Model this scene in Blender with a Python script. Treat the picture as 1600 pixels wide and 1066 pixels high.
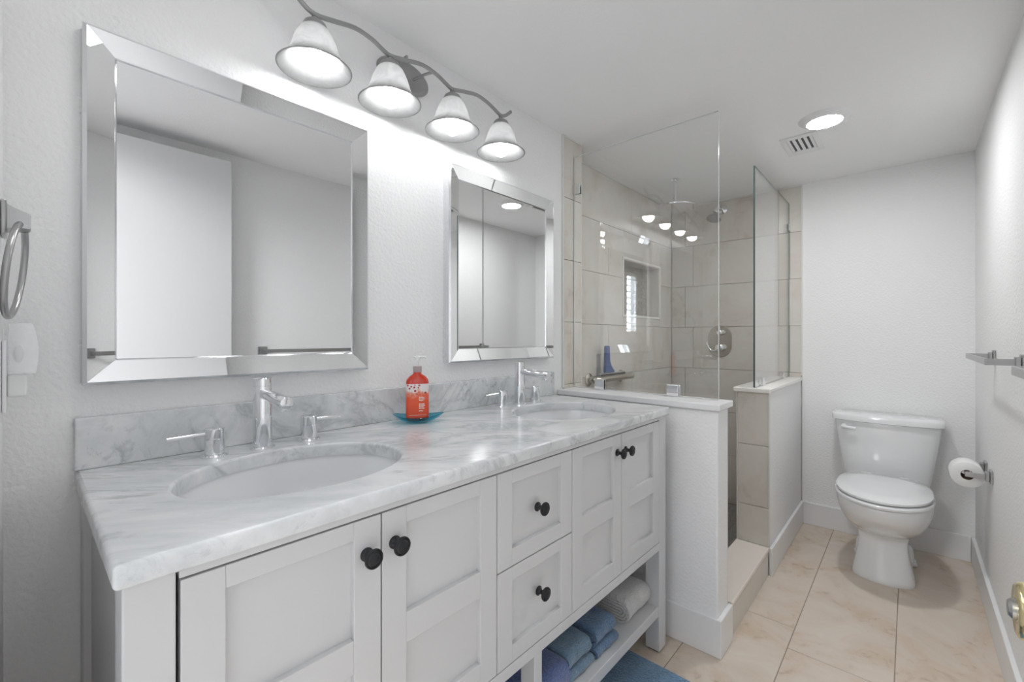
import bpy, bmesh, math, random
from mathutils import Vector, Matrix
S = bpy.context.scene
C = bpy.context.collection
for o in list(bpy.data.objects): bpy.data.objects.remove(o)
PI = math.pi

# ------------------------------------------------------------------ camera
CAM_X, CAM_H, F_PX, YAW = 1.2339, 1.17, 689.42, 0.7331
cd = bpy.data.cameras.new('camera'); cam = bpy.data.objects.new('camera', cd); C.objects.link(cam)
cam.location = (CAM_X, 0, CAM_H); cam.rotation_euler = (PI/2, 0, YAW)
cd.sensor_width = 36; cd.lens = F_PX/1600*36; cd.shift_y = -(533-527.35)/1600
cd.clip_start = 0.01
S.camera = cam
# ------------------------------------------------------------------ world, exposure
S.view_settings.view_transform = 'Standard'; S.view_settings.look = 'None'
S.view_settings.exposure = 0.45; S.view_settings.gamma = 1; S.view_settings.use_curve_mapping = False
w = bpy.data.worlds.new('world'); S.world = w; w.use_nodes = True
bg = w.node_tree.nodes['Background']; bg.inputs[0].default_value = (0.80, 0.90, 1.0, 1); bg.inputs[1].default_value = 14.0
# added unseen fill lights: one in the bedroom beyond the doorway, one by the bathroom door
def area(name, loc, rot, sx, sy, power, col=(1, 1, 1)):
    l = bpy.data.lights.new(name, 'AREA'); l.shape = 'RECTANGLE'; l.size = sx; l.size_y = sy
    l.energy = power; l.color = col
    o = bpy.data.objects.new(name, l); C.objects.link(o); o.location = loc; o.rotation_euler = rot; return o
area('bedroom_fill_light', (.10, -1.25, 2.33), (0, 0, 0), 1.1, 1.3, 84, (0.975, 0.99, 1.0))  # added fill spilling in through the doorway
area('bathroom_fill_light_by_door', (.62, .36, 2.135), (0, 0, 0), .26, .26, 1.35, (0.98, 0.99, 1.0))  # added fill to lift the dark near end
BULB_L, CAN_L = 17.5, 132.0

# ------------------------------------------------------------------ materials
def nt(m): return m.node_tree.nodes, m.node_tree.links
def mat(name, col=(.8, .8, .8), rough=.5, metal=0, spec=None, emis=None, es=0, bump=None, trans=0, ior=None, coat=0):
    m = bpy.data.materials.new(name); m.use_nodes = True; n, l = nt(m); p = n['Principled BSDF']
    p.inputs['Base Color'].default_value = (*col, 1); p.inputs['Roughness'].default_value = rough
    p.inputs['Metallic'].default_value = metal
    if spec is not None: p.inputs['Specular IOR Level'].default_value = spec
    if emis: p.inputs['Emission Color'].default_value = (*emis, 1); p.inputs['Emission Strength'].default_value = es
    if trans: p.inputs['Transmission Weight'].default_value = trans
    if ior: p.inputs['IOR'].default_value = ior
    if coat: p.inputs['Coat Weight'].default_value = coat; p.inputs['Coat Roughness'].default_value = .05
    if bump:
        sc, st, dist = bump
        tc = n.new('ShaderNodeTexCoord'); t = n.new('ShaderNodeTexNoise'); t.inputs['Scale'].default_value = sc
        t.inputs['Detail'].default_value = 3; b = n.new('ShaderNodeBump')
        b.inputs['Strength'].default_value = st; b.inputs['Distance'].default_value = dist
        l.new(tc.outputs['Object'], t.inputs['Vector']); l.new(t.outputs['Fac'], b.inputs['Height']); l.new(b.outputs['Normal'], p.inputs['Normal'])
    return m
def ramp(n, pts):
    r = n.new('ShaderNodeValToRGB'); e = r.color_ramp.elements
    while len(e) < len(pts): e.new(0.5)
    for i, (pos, col) in enumerate(pts):
        e[i].position = pos; e[i].color = (*col, 1)
    return r

M = {}
M['wall'] = mat('white textured wall paint', (.925, .925, .925), .55, bump=(100, .62, .0045))
M['ceiling'] = mat('white ceiling paint', (.955, .955, .955), .7, bump=(120, .30, .003))
M['trim'] = mat('white semi gloss trim', (.88, .88, .885), .35)
M['doorpaint'] = mat('off white door paint', (.70, .70, .705), .4)
M['cab'] = mat('white cabinet lacquer', (.69, .69, .695), .38)
M['cabin'] = mat('cabinet interior', (.35, .34, .33), .8)
M['porc'] = mat('white porcelain', (.87, .88, .89), .08, coat=.6)
M['cap'] = mat('cream cultured stone', (.88, .86, .82), .3)
M['curb'] = mat('cream stone threshold', (.86, .79, .72), .35)
M['chrome'] = mat('chrome', (.86, .87, .89), .05, 1)
M['nickel'] = mat('brushed nickel', (.46, .46, .46), .30, 1)
M['nickel_w'] = mat('warm brushed nickel', (.62, .58, .52), .26, 1)
M['nickel_l'] = mat('satin nickel lamp metal', (.36, .36, .36), .42, .7)
M['bronze'] = mat('dark oil rubbed bronze', (.028, .029, .032), .38, .5)
M['brass'] = mat('polished brass', (.80, .69, .40), .2, 1)
M['mirror'] = mat('mirror silver', (.86, .865, .87), .004, 1)
M['mirror_edge'] = mat('polished mirror edge', (.80, .81, .82), .12, 1)
M['paper'] = mat('white tissue paper', (.86, .86, .85), .95)
M['board'] = mat('brown cardboard', (.20, .13, .09), .9)
M['black'] = mat('dark duct', (.12, .12, .125), .7)
M['ledglow'] = mat('led diffuser', (1, 1, 1), .4, emis=(.975, .99, 1), es=CAN_L)
M['bulb'] = mat('frosted bulb', (1, 1, 1), .4, emis=(.985, .995, 1), es=BULB_L)
M['blueplastic'] = mat('blue plastic', (.055, .11, .30), .35)
M['whiteplastic'] = mat('white plastic', (.84, .84, .84), .3)
M['rubber'] = mat('black rubber', (.02, .02, .02), .6)
M['grout'] = mat('warm grey grout', (.37, .31, .25), .9)
M['grout_w'] = mat('pale beige grout', (.58, .55, .50), .9)
M['caulk'] = mat('white caulk', (.78, .77, .74), .5)
M['print'] = mat('white label print', (.95, .93, .90), .5)
M['bedwall'] = mat('taupe bedroom paint', (.38, .38, .385), .8)
M['carpet'] = mat('bedroom carpet', (.66, .66, .67), .95)

def travertine(name, base, tan, pale, sc, amt, rough=.32):
    m = bpy.data.materials.new(name); m.use_nodes = True; n, l = nt(m); p = n['Principled BSDF']
    g = n.new('ShaderNodeNewGeometry'); tc = n.new('ShaderNodeTexCoord')
    mul = n.new('ShaderNodeMath'); mul.operation = 'MULTIPLY'; mul.inputs[1].default_value = 37.0
    l.new(g.outputs['Random Per Island'], mul.inputs[0])
    add = n.new('ShaderNodeVectorMath'); add.operation = 'ADD'
    l.new(tc.outputs['Object'], add.inputs[0]); l.new(mul.outputs[0], add.inputs[1])
    t1 = n.new('ShaderNodeTexNoise'); t1.inputs['Scale'].default_value = sc; t1.inputs['Detail'].default_value = 6; t1.inputs['Roughness'].default_value = .62; t1.inputs['Distortion'].default_value = 1.1
    t2 = n.new('ShaderNodeTexNoise'); t2.inputs['Scale'].default_value = sc*4.5; t2.inputs['Detail'].default_value = 5; t2.inputs['Distortion'].default_value = 1.6
    l.new(add.outputs[0], t1.inputs['Vector']); l.new(add.outputs[0], t2.inputs['Vector'])
    r1 = ramp(n, [(.30, pale), (.50, base), (.74, tan)]); l.new(t1.outputs['Fac'], r1.inputs[0])
    r2 = ramp(n, [(.54, (0, 0, 0)), (.68, (1, 1, 1))]); l.new(t2.outputs['Fac'], r2.inputs[0])
    r3 = ramp(n, [(.50, (0, 0, 0)), (.62, (1, 1, 1))]); l.new(t1.outputs['Fac'], r3.inputs[0])
    mm = n.new('ShaderNodeMath'); mm.operation = 'MULTIPLY'; l.new(r2.outputs[0], mm.inputs[0]); l.new(r3.outputs[0], mm.inputs[1])
    m2 = n.new('ShaderNodeMath'); m2.operation = 'MULTIPLY'; l.new(mm.outputs[0], m2.inputs[0]); m2.inputs[1].default_value = amt
    mx = n.new('ShaderNodeMix'); mx.data_type = 'RGBA'
    l.new(m2.outputs[0], mx.inputs[0]); l.new(r1.outputs[0], mx.inputs[6]); mx.inputs[7].default_value = (*[c*.72 for c in tan], 1)
    l.new(mx.outputs[2], p.inputs['Base Color']); p.inputs['Roughness'].default_value = rough
    return m
M['floor'] = travertine('beige travertine floor tile', (.72, .62, .525), (.64, .50, .36), (.77, .69, .61), 3.6, .8)
M['tile'] = travertine('greige shower wall tile', (.73, .69, .635), (.67, .61, .535), (.76, .735, .69), 2.6, .35, .25)
M['mosaic'] = travertine('grey mosaic tile', (.42, .42, .41), (.36, .36, .35), (.48, .48, .47), 8, .2, .4)
M['mosaic_n'] = travertine('pale niche mosaic', (.48, .45, .40), (.42, .38, .33), (.54, .52, .48), 8, .2, .3)

def marble():
    m = bpy.data.materials.new('carrara marble'); m.use_nodes = True; n, l = nt(m); p = n['Principled BSDF']
    tc = n.new('ShaderNodeTexCoord')
    rot = n.new('ShaderNodeMapping'); rot.inputs['Rotation'].default_value = (0, 0, -.86); l.new(tc.outputs['Object'], rot.inputs[0])
    mp = n.new('ShaderNodeMapping'); mp.inputs['Scale'].default_value = (1.0, 2.6, 1.9); l.new(rot.outputs[0], mp.inputs[0])
    def noise(sc, det, ro, di, src=mp):
        t = n.new('ShaderNodeTexNoise'); t.inputs['Scale'].default_value = sc; t.inputs['Detail'].default_value = det
        t.inputs['Roughness'].default_value = ro; t.inputs['Distortion'].default_value = di; l.new(src.outputs[0], t.inputs['Vector']); return t
    a = noise(3.2, 9, .66, .5)
    ra = ramp(n, [(.28, (.56, .585, .60)), (.44, (.71, .73, .74)), (.60, (.82, .83, .838))]); l.new(a.outputs['Fac'], ra.inputs[0])
    st = n.new('ShaderNodeMapping'); st.inputs['Scale'].default_value = (1.0, 2.2, 1.5); l.new(mp.outputs[0], st.inputs[0])
    f1 = noise(9.0, 7, .70, .8, st)
    rf = ramp(n, [(.53, (0, 0, 0)), (.66, (1, 1, 1))]); l.new(f1.outputs['Fac'], rf.inputs[0])
    k = noise(1.9, 3, .5, .3); rk = ramp(n, [(.42, (0, 0, 0)), (.62, (1, 1, 1))]); l.new(k.outputs['Fac'], rk.inputs[0])
    v = noise(1.5, 8, .6, .9); sb = n.new('ShaderNodeMath'); sb.operation = 'SUBTRACT'; sb.inputs[1].default_value = .5; l.new(v.outputs['Fac'], sb.inputs[0])
    ab = n.new('ShaderNodeMath'); ab.operation = 'ABSOLUTE'; l.new(sb.outputs[0], ab.inputs[0])
    rv = ramp(n, [(0, (.55, .55, .55)), (.012, (.25, .25, .25)), (.035, (0, 0, 0))]); l.new(ab.outputs[0], rv.inputs[0])
    m1 = n.new('ShaderNodeMath'); m1.operation = 'MULTIPLY'; l.new(rf.outputs[0], m1.inputs[0]); l.new(rk.outputs[0], m1.inputs[1])
    m2 = n.new('ShaderNodeMath'); m2.operation = 'MAXIMUM'; l.new(m1.outputs[0], m2.inputs[0]); l.new(rv.outputs[0], m2.inputs[1])
    m3 = n.new('ShaderNodeMath'); m3.operation = 'MULTIPLY'; m3.inputs[1].default_value = .85; l.new(m2.outputs[0], m3.inputs[0])
    mx = n.new('ShaderNodeMix'); mx.data_type = 'RGBA'; l.new(m3.outputs[0], mx.inputs[0]); l.new(ra.outputs[0], mx.inputs[6]); mx.inputs[7].default_value = (.33, .35, .365, 1)
    l.new(mx.outputs[2], p.inputs['Base Color']); p.inputs['Roughness'].default_value = .17
    return m
M['marble'] = marble()

def clear(name, tint, edge=False, f0=.04, rough=0.0, gain=1.0):
    m = bpy.data.materials.new(name); m.use_nodes = True; n, l = nt(m); n.remove(n['Principled BSDF'])
    t = n.new('ShaderNodeBsdfTransparent'); t.inputs[0].default_value = (*tint, 1)
    g = n.new('ShaderNodeBsdfGlossy'); g.inputs['Roughness'].default_value = rough; g.inputs[0].default_value = (1, 1, 1, 1)
    lw = n.new('ShaderNodeLayerWeight'); lw.inputs[0].default_value = .5
    pw = n.new('ShaderNodeMath'); pw.operation = 'POWER'; pw.inputs[1].default_value = 5; l.new(lw.outputs['Facing'], pw.inputs[0])
    ma = n.new('ShaderNodeMath'); ma.operation = 'MULTIPLY_ADD'; ma.inputs[1].default_value = 1-f0; ma.inputs[2].default_value = f0*gain; l.new(pw.outputs[0], ma.inputs[0])
    mx = n.new('ShaderNodeMixShader'); l.new(ma.outputs[0], mx.inputs[0]); l.new(t.outputs[0], mx.inputs[1]); l.new(g.outputs[0], mx.inputs[2])
    l.new(mx.outputs[0], n['Material Output'].inputs[0]); return m
M['glass'] = clear('clear shower glass', (.99, .995, .992), gain=1.6)
M['glass_edge'] = mat('green glass edge', (.10, .16, .15), .08, .3)
M['glass_edge_l'] = mat('pale glass edge', (.72, .77, .77), .1, .3)
M['dish'] = clear('turquoise glass', (.30, .70, .80), f0=.05)
M['nl_shade'] = clear('clear ribbed plastic', (.80, .81, .82), f0=.30, rough=.25)
def shade():
    m = bpy.data.materials.new('alabaster glass shade'); m.use_nodes = True; n, l = nt(m); n.remove(n['Principled BSDF'])
    tc = n.new('ShaderNodeTexCoord'); t = n.new('ShaderNodeTexNoise'); t.inputs['Scale'].default_value = 22; t.inputs['Detail'].default_value = 4; t.inputs['Distortion'].default_value = 2
    l.new(tc.outputs['Object'], t.inputs['Vector']); r = ramp(n, [(.35, (.62, .62, .62)), (.62, (.74, .74, .74))]); l.new(t.outputs['Fac'], r.inputs[0])
    d = n.new('ShaderNodeBsdfDiffuse'); tr = n.new('ShaderNodeBsdfTranslucent'); g = n.new('ShaderNodeBsdfGlossy'); g.inputs['Roughness'].default_value = .25
    d.inputs[0].default_value = (.27, .27, .27, 1); l.new(r.outputs[0], tr.inputs[0])
    a = n.new('ShaderNodeMixShader'); a.inputs[0].default_value = .40; l.new(d.outputs[0], a.inputs[1]); l.new(tr.outputs[0], a.inputs[2])
    b = n.new('ShaderNodeMixShader'); b.inputs[0].default_value = .04; l.new(a.outputs[0], b.inputs[1]); l.new(g.outputs[0], b.inputs[2])
    l.new(b.outputs[0], n['Material Output'].inputs[0]); return m
M['shade'] = shade()
def terry(name, col, col2, sc=190, rows=False):
    m = bpy.data.materials.new(name); m.use_nodes = True; n, l = nt(m); p = n['Principled BSDF']
    tc = n.new('ShaderNodeTexCoord'); t = n.new('ShaderNodeTexNoise'); t.inputs['Scale'].default_value = sc; t.inputs['Detail'].default_value = 2
    t2 = n.new('ShaderNodeTexNoise'); t2.inputs['Scale'].default_value = 16; t2.inputs['Detail'].default_value = 3
    l.new(tc.outputs['Object'], t.inputs['Vector']); l.new(tc.outputs['Object'], t2.inputs['Vector'])
    ad = n.new('ShaderNodeMath'); ad.operation = 'MULTIPLY_ADD'; ad.inputs[1].default_value = .5; l.new(t.outputs['Fac'], ad.inputs[0])
    hh = n.new('ShaderNodeMath'); hh.operation = 'MULTIPLY'; hh.inputs[1].default_value = .5; l.new(t2.outputs['Fac'], hh.inputs[0]); l.new(hh.outputs[0], ad.inputs[2])
    r = ramp(n, [(.38, col), (.62, col2)]); l.new(ad.outputs[0], r.inputs[0]); l.new(r.outputs[0], p.inputs['Base Color'])
    p.inputs['Roughness'].default_value = .95; p.inputs['Sheen Weight'].default_value = .4
    b = n.new('ShaderNodeBump'); b.inputs['Strength'].default_value = 1.0; b.inputs['Distance'].default_value = .006
    l.new(t.outputs['Fac'], b.inputs['Height']); l.new(b.outputs[0], p.inputs['Normal']); return m
M['t_white'] = terry('pale grey terry', (.60, .59, .58), (.72, .71, .70))
M['t_blue'] = terry('steel blue terry', (.075, .15, .27), (.14, .24, .38))
M['t_teal'] = terry('dusty blue terry', (.12, .21, .31), (.20, .31, .42))
M['t_violet'] = terry('periwinkle blue terry', (.08, .125, .31), (.16, .22, .44))
M['t_navy'] = terry('navy terry', (.02, .035, .09), (.05, .08, .17))
M['mat'] = terry('slate blue bath mat pile', (.09, .21, .36), (.16, .32, .50), 160)
def label_mat():
    m = bpy.data.materials.new('soap label'); m.use_nodes = True; n, l = nt(m); p = n['Principled BSDF']
    tc = n.new('ShaderNodeTexCoord'); sp = n.new('ShaderNodeSeparateXYZ'); l.new(tc.outputs['Object'], sp.inputs[0])
    t = n.new('ShaderNodeTexNoise'); t.inputs['Scale'].default_value = 90; t.inputs['Detail'].default_value = 2; l.new(tc.outputs['Object'], t.inputs['Vector'])
    # height band : orange field below, white above, red petals between
    s = n.new('ShaderNodeMath'); s.operation = 'MULTIPLY_ADD'; s.inputs[1].default_value = .05; l.new(t.outputs['Fac'], s.inputs[0]); l.new(sp.outputs['Z'], s.inputs[2])
    rr = n.new('ShaderNodeMapRange'); rr.inputs[1].default_value = .0; rr.inputs[2].default_value = .16; l.new(s.outputs[0], rr.inputs[0])
    base = ramp(n, [(0, (.83, .075, .025)), (.60, (.85, .11, .04)), (.70, (.86, .30, .20)), (.76, (.86, .80, .78))]); l.new(rr.outputs[0], base.inputs[0])
    v = n.new('ShaderNodeTexVoronoi'); v.inputs['Scale'].default_value = 95; l.new(tc.outputs['Object'], v.inputs['Vector'])
    rv = ramp(n, [(.28, (1, 1, 1)), (.40, (0, 0, 0))]); l.new(v.outputs['Distance'], rv.inputs[0])
    rb = n.new('ShaderNodeMapRange'); l.new(sp.outputs['Z'], rb.inputs[0]); rb.inputs[1].default_value = 0; rb.inputs[2].default_value = .16
    band = ramp(n, [(.48, (0, 0, 0)), (.55, (1, 1, 1)), (.68, (1, 1, 1)), (.74, (0, 0, 0))]); l.new(rb.outputs[0], band.inputs[0])
    mu = n.new('ShaderNodeMath'); mu.operation = 'MULTIPLY'; l.new(rv.outputs[0], mu.inputs[0]); l.new(band.outputs[0], mu.inputs[1])
    mx = n.new('ShaderNodeMix'); mx.data_type = 'RGBA'; l.new(mu.outputs[0], mx.inputs[0]); l.new(base.outputs[0], mx.inputs[6]); mx.inputs[7].default_value = (.50, .03, .03, 1)
    l.new(mx.outputs[2], p.inputs['Base Color']); p.inputs['Roughness'].default_value = .35; return m
M['label'] = label_mat()
M['soap'] = mat('red translucent soap', (.62, .035, .012), .08, coat=.4)
M['pinkcap'] = mat('pinkish grey collar', (.42, .33, .34), .35)
M['clearpump'] = mat('clear white pump plastic', (.86, .86, .86), .15)

# ------------------------------------------------------------------ helpers
def wloc(p):
    return Vector(p.get('_w', (0, 0, 0))) if p else Vector((0, 0, 0))
ORI = {}
def origin(o): return ORI.get(o.name, Vector((0, 0, 0)))
def obj(name, bm, m, parent=None, smooth=False, at=None, angle=None, label=None):
    """bm is in world coordinates; vertices are shifted to the parent's origin."""
    off = origin(parent) if parent else (Vector(at) if at else Vector((0, 0, 0)))
    bmesh.ops.translate(bm, verts=bm.verts, vec=-off)
    bmesh.ops.recalc_face_normals(bm, faces=bm.faces)
    me = bpy.data.meshes.new(name); bm.to_mesh(me); bm.free()
    for x in (m if isinstance(m, (list, tuple)) else [m]): me.materials.append(x)
    o = bpy.data.objects.new(name, me); C.objects.link(o)
    if parent: o.parent = parent; ORI[o.name] = off
    else:
        o.location = off; ORI[o.name] = off
    if smooth:
        for p in me.polygons: p.use_smooth = True
        try: me.set_sharp_from_angle(angle=math.radians(angle or 38))
        except Exception: pass
    if label: o['label'] = label
    return o
def thing(name, label, cat, loc, group=None):
    o = bpy.data.objects.new(name, None); C.objects.link(o); o.location = loc; o.empty_display_size = .05
    ORI[o.name] = Vector(loc); o['label'] = label; o['category'] = cat
    if group: o['group'] = group
    return o
def tag(o, label, cat, group=None, kind=None):
    o['label'] = label; o['category'] = cat
    if group: o['group'] = group
    if kind: o['kind'] = kind
    return o
def struct(name, bm, m, parent=None, smooth=False):
    o = obj(name, bm, m, parent, smooth); 
    if not parent: o['kind'] = 'structure'
    return o
def B(): return bmesh.new()
def box(bm, x0, x1, y0, y1, z0, z1, bev=0, mi=0, seg=2):
    g = bmesh.ops.create_cube(bm, size=1); vs = g['verts']
    for v in vs: v.co = Vector(((x0+x1)/2+v.co.x*(x1-x0), (y0+y1)/2+v.co.y*(y1-y0), (z0+z1)/2+v.co.z*(z1-z0)))
    fs = {f for v in vs for f in v.link_faces}
    if bev:
        es = list({e for v in vs for e in v.link_edges})
        r = bmesh.ops.bevel(bm, geom=es, offset=bev, segments=seg, profile=.5, affect='EDGES')
        fs |= set(r['faces'])
    for f in fs:
        if f.is_valid: f.material_index = mi
    return bm
def lathe(bm, prof, c=(0, 0, 0), ax=(0, 0, 1), n=32, sx=1, sy=1, cap=True, R=None):
    """prof: list of (radius, height along ax)"""
    a = Vector(ax).normalized(); q = Vector((0, 0, 1)).rotation_difference(a).to_matrix()
    if R: q = R
    rings = []
    for r, h in prof:
        rings.append([bm.verts.new(Vector(c)+q@Vector((r*sx*math.cos(2*PI*i/n), r*sy*math.sin(2*PI*i/n), h))) for i in range(n)])
    for a_, b_ in zip(rings, rings[1:]):
        for i in range(n): bm.faces.new((a_[i], a_[(i+1) % n], b_[(i+1) % n], b_[i]))
    if cap:
        if prof[0][0] > 1e-5: bm.faces.new(list(reversed(rings[0])))
        if prof[-1][0] > 1e-5: bm.faces.new(rings[-1])
    return bm
def cyl(bm, p0, p1, r, n=24, bev=0):
    p0 = Vector(p0); p1 = Vector(p1); h = (p1-p0).length
    prof = [(r, 0), (r, h)] if not bev else [(r-bev, 0), (r-bev*.3, bev*.3), (r, bev), (r, h-bev), (r-bev*.3, h-bev*.3), (r-bev, h)]
    return lathe(bm, prof, p0, p1-p0, n)
def tube(bm, pts, r, n=12, closed=False, rs=None, flat=1.0):
    pts = [Vector(p) for p in pts]; N = len(pts); rings = []; up = Vector((0, 0, 1))
    prev = None
    for i, p in enumerate(pts):
        if closed: t = (pts[(i+1) % N]-pts[i-1]).normalized()
        else: t = (pts[min(i+1, N-1)]-pts[max(i-1, 0)]).normalized()
        if prev is None:
            u = up if abs(t.dot(up)) < .9 else Vector((1, 0, 0))
            s = t.cross(u).normalized()
        else:
            s = (prev-t*prev.dot(t)).normalized()
        prev = s; b = t.cross(s)
        rr = rs[i] if rs else r
        rings.append([bm.verts.new(p+s*math.cos(2*PI*k/n)*rr*flat+b*math.sin(2*PI*k/n)*rr) for k in range(n)])
    pr = list(zip(rings, rings[1:]))
    if closed: pr.append((rings[-1], rings[0]))
    for a, b in pr:
        for k in range(n): bm.faces.new((a[k], a[(k+1) % n], b[(k+1) % n], b[k]))
    if not closed: bm.faces.new(list(reversed(rings[0]))); bm.faces.new(rings[-1])
    return bm
def sph(bm, c, r, sx=1, sy=1, sz=1, n=24):
    prof = [(r*math.sin(PI*i/(n//2)), -r*math.cos(PI*i/(n//2))*sz) for i in range(n//2+1)]
    prof[0] = (1e-4, prof[0][1]); prof[-1] = (1e-4, prof[-1][1])
    return lathe(bm, prof, c, n=n, sx=sx, sy=sy)
def prism(bm, poly, a, b, axis='x', bev=0):
    """extrude a 2D polygon between a and b along axis; poly in the two remaining coordinates in order"""
    def P(u, v, t): return {'x': (t, u, v), 'y': (u, t, v), 'z': (u, v, t)}[axis]
    A = [bm.verts.new(P(u, v, a)) for u, v in poly]; Bv = [bm.verts.new(P(u, v, b)) for u, v in poly]
    n = len(poly); bm.faces.new(A); bm.faces.new(list(reversed(Bv)))
    for i in range(n): bm.faces.new((A[i], A[(i+1) % n], Bv[(i+1) % n], Bv[i]))
    if bev:
        es = [e for e in bm.edges if e.is_valid]
        bmesh.ops.bevel(bm, geom=es, offset=bev, segments=2, affect='EDGES')
    return bm
def cr(pts, n=8):
    """catmull-rom through tuples"""
    out = []; P = [pts[0]]+list(pts)+[pts[-1]]
    for i in range(1, len(P)-2):
        for k in range(n):
            t = k/n; a, b, c, d = P[i-1], P[i], P[i+1], P[i+2]
            out.append(tuple(.5*((2*b[j])+(-a[j]+c[j])*t+(2*a[j]-5*b[j]+4*c[j]-d[j])*t*t+(-a[j]+3*b[j]-3*c[j]+d[j])*t**3) for j in range(len(a))))
    out.append(tuple(pts[-1])); return out
def tiles(bm, axis, plane, th, u0, u1, v0, v1, us, vs, holes=(), gap=.0022, bev=.0012, stag=None):
    """tiles on a plane.  axis = normal axis, plane = coordinate of the face, th = signed thickness back into the wall.
       vs: joints along v;  us(row)-> joints along u"""
    vj = [v0]+[v for v in vs if v0+.004 < v < v1-.004]+[v1]
    for r, (a, b) in enumerate(zip(vj, vj[1:])):
        uj = [u0]+[u for u in us(r) if u0+.004 < u < u1-.004]+[u1]
        for c, d in zip(uj, uj[1:]):
            rects = [(c, d, a, b)]
            for (h0, h1, k0, k1) in holes:
                nr = []
                for (p, q, s, t) in rects:
                    if q <= h0 or p >= h1 or t <= k0 or s >= k1: nr.append((p, q, s, t)); continue
                    if p < h0: nr.append((p, h0, s, t))
                    if q > h1: nr.append((h1, q, s, t))
                    m0, m1 = max(p, h0), min(q, h1)
                    if s < k0: nr.append((m0, m1, s, k0))
                    if t > k1: nr.append((m0, m1, k1, t))
                rects = nr
            for (p, q, s, t) in rects:
                g = gap/2; p += g; q -= g; s += g; t -= g
                if q-p < .004 or t-s < .004: continue
                lo, hi = sorted((plane, plane+th))
                if axis == 'x': box(bm, lo, hi, p, q, s, t, bev, seg=1)
                elif axis == 'y': box(bm, p, q, lo, hi, s, t, bev, seg=1)
                else: box(bm, p, q, s, t, lo, hi, bev, seg=1)
    return bm

# ------------------------------------------------------------------ dimensions
H = 2.14; YF = 3.31; XR = 1.488; YN = -.023; WT = .12; SX = -.11; SY = 1.887; TY = 1.732
ZJ = [.045+.3*k for k in range(8)]

# ------------------------------------------------------------------ floor
b = B(); box(b, -.05, XR+.1, YN-WT, YF+.1, -.06, -.0015)
cols = [-.02, .284, .588, .892, 1.196, 1.50, 1.60]
offs = {0: .40, 1: 1.70, 2: 2.08, 3: 1.93, 4: 2.69, 5: 2.2}
fl = struct('floor', b, M['grout'])
b = B()
for i in range(len(cols)-1):
    x0, x1 = cols[i], cols[i+1]; L = .915
    ys = sorted(offs[i]+k*L for k in range(-5, 5))
    ys = [YN-WT]+[y for y in ys if YN-WT+.01 < y < YF+.05]+[YF+.06]
    for a, c in zip(ys, ys[1:]):
        if x0 >= XR+.05: continue
        box(b, max(x0, -.02)+.0016, min(x1, XR+.06)-.0016, a+.0016, c-.0016, -.012, 0, .001, seg=1)
struct('floor_tiles', b, M['floor'])
b = B()   # shower pan mosaic, slightly raised bed
box(b, SX, .59, 1.83, YF, -.02, .012); fs = struct('floor_shower_bed', b, M['grout'])
b = B(); k = 0
y = 1.835
while y < YF-.03:
    x = .577-.05
    while x > .20:
        box(b, x+.001, x+.047, y+.001, y+.0225, .008, .0155); x -= .048
    y += .0245
struct('floor_shower', b, M['mosaic'])

# ------------------------------------------------------------------ walls
b = B(); box(b, -.26, 0, YN-WT, TY, 0, H); struct('wall_left', b, M['wall'])
b = B(); box(b, XR, XR+.12, YN-WT, YF+.12, 0, H); struct('wall_right', b, M['wall'])
b = B(); box(b, .729, XR, YF, YF+.12, 0, H); struct('wall_far', b, M['wall'])
b = B(); box(b, 0, .54, YN-WT, YN, 0, H); box(b, 1.43, XR, YN-WT, YN, 0, H); box(b, .54, 1.43, YN-WT, YN, 2.085, H)
struct('wall_near', b, M['wall'])
b = B(); box(b, -.26, XR+.12, YN-WT, YF+.12, H, H+.1); struct('ceiling', b, M['ceiling'])
# shower walls: grout bed + tiles
NY0, NY1, NZ0, NZ1, ND = 2.545, 3.083, 1.312, 1.668, .09
b = B()
box(b, -.26, SX-.008, SY, NY0, 0, H); box(b, -.26, SX-.008, NY1, YF+.12, 0, H)
box(b, -.26, SX-.008, NY0, NY1, 0, NZ0); box(b, -.26, SX-.008, NY0, NY1, NZ1, H)
box(b, -.26, SX-ND-.008, NY0, NY1, NZ0, NZ1)
box(b, -.26, -.001, TY, SY, 0, H); box(b, -.26, .729, YF+.008, YF+.12, 0, H)
struct('wall_shower', b, M['grout_w'])
def stag(o1, o2, L=.61):
    def f(r):
        o = o1 if r % 2 == 0 else o2
        return sorted(o+k*L for k in range(-6, 8))
    return f
b = B(); tiles(b, 'x', SX, -.008, SY+.002, YF, 0.0, H, stag(2.36, 2.66), ZJ, holes=[(NY0, NY1, NZ0, NZ1)]); struct('wall_shower_left', b, M['tile'])
b = B(); tiles(b, 'y', YF, .008, SX, .726, 0.0, H, stag(.05, .60), ZJ); struct('wall_shower_far', b, M['tile'])
b = B(); tiles(b, 'x', .006, -.007, TY+.004, SY-.001, 0.0, H, lambda r: [], ZJ)
tiles(b, 'y', SY, -.008, SX, -.002, 0, H, lambda r: [], ZJ); struct('wall_shower_stub', b, M['tile'])
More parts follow.
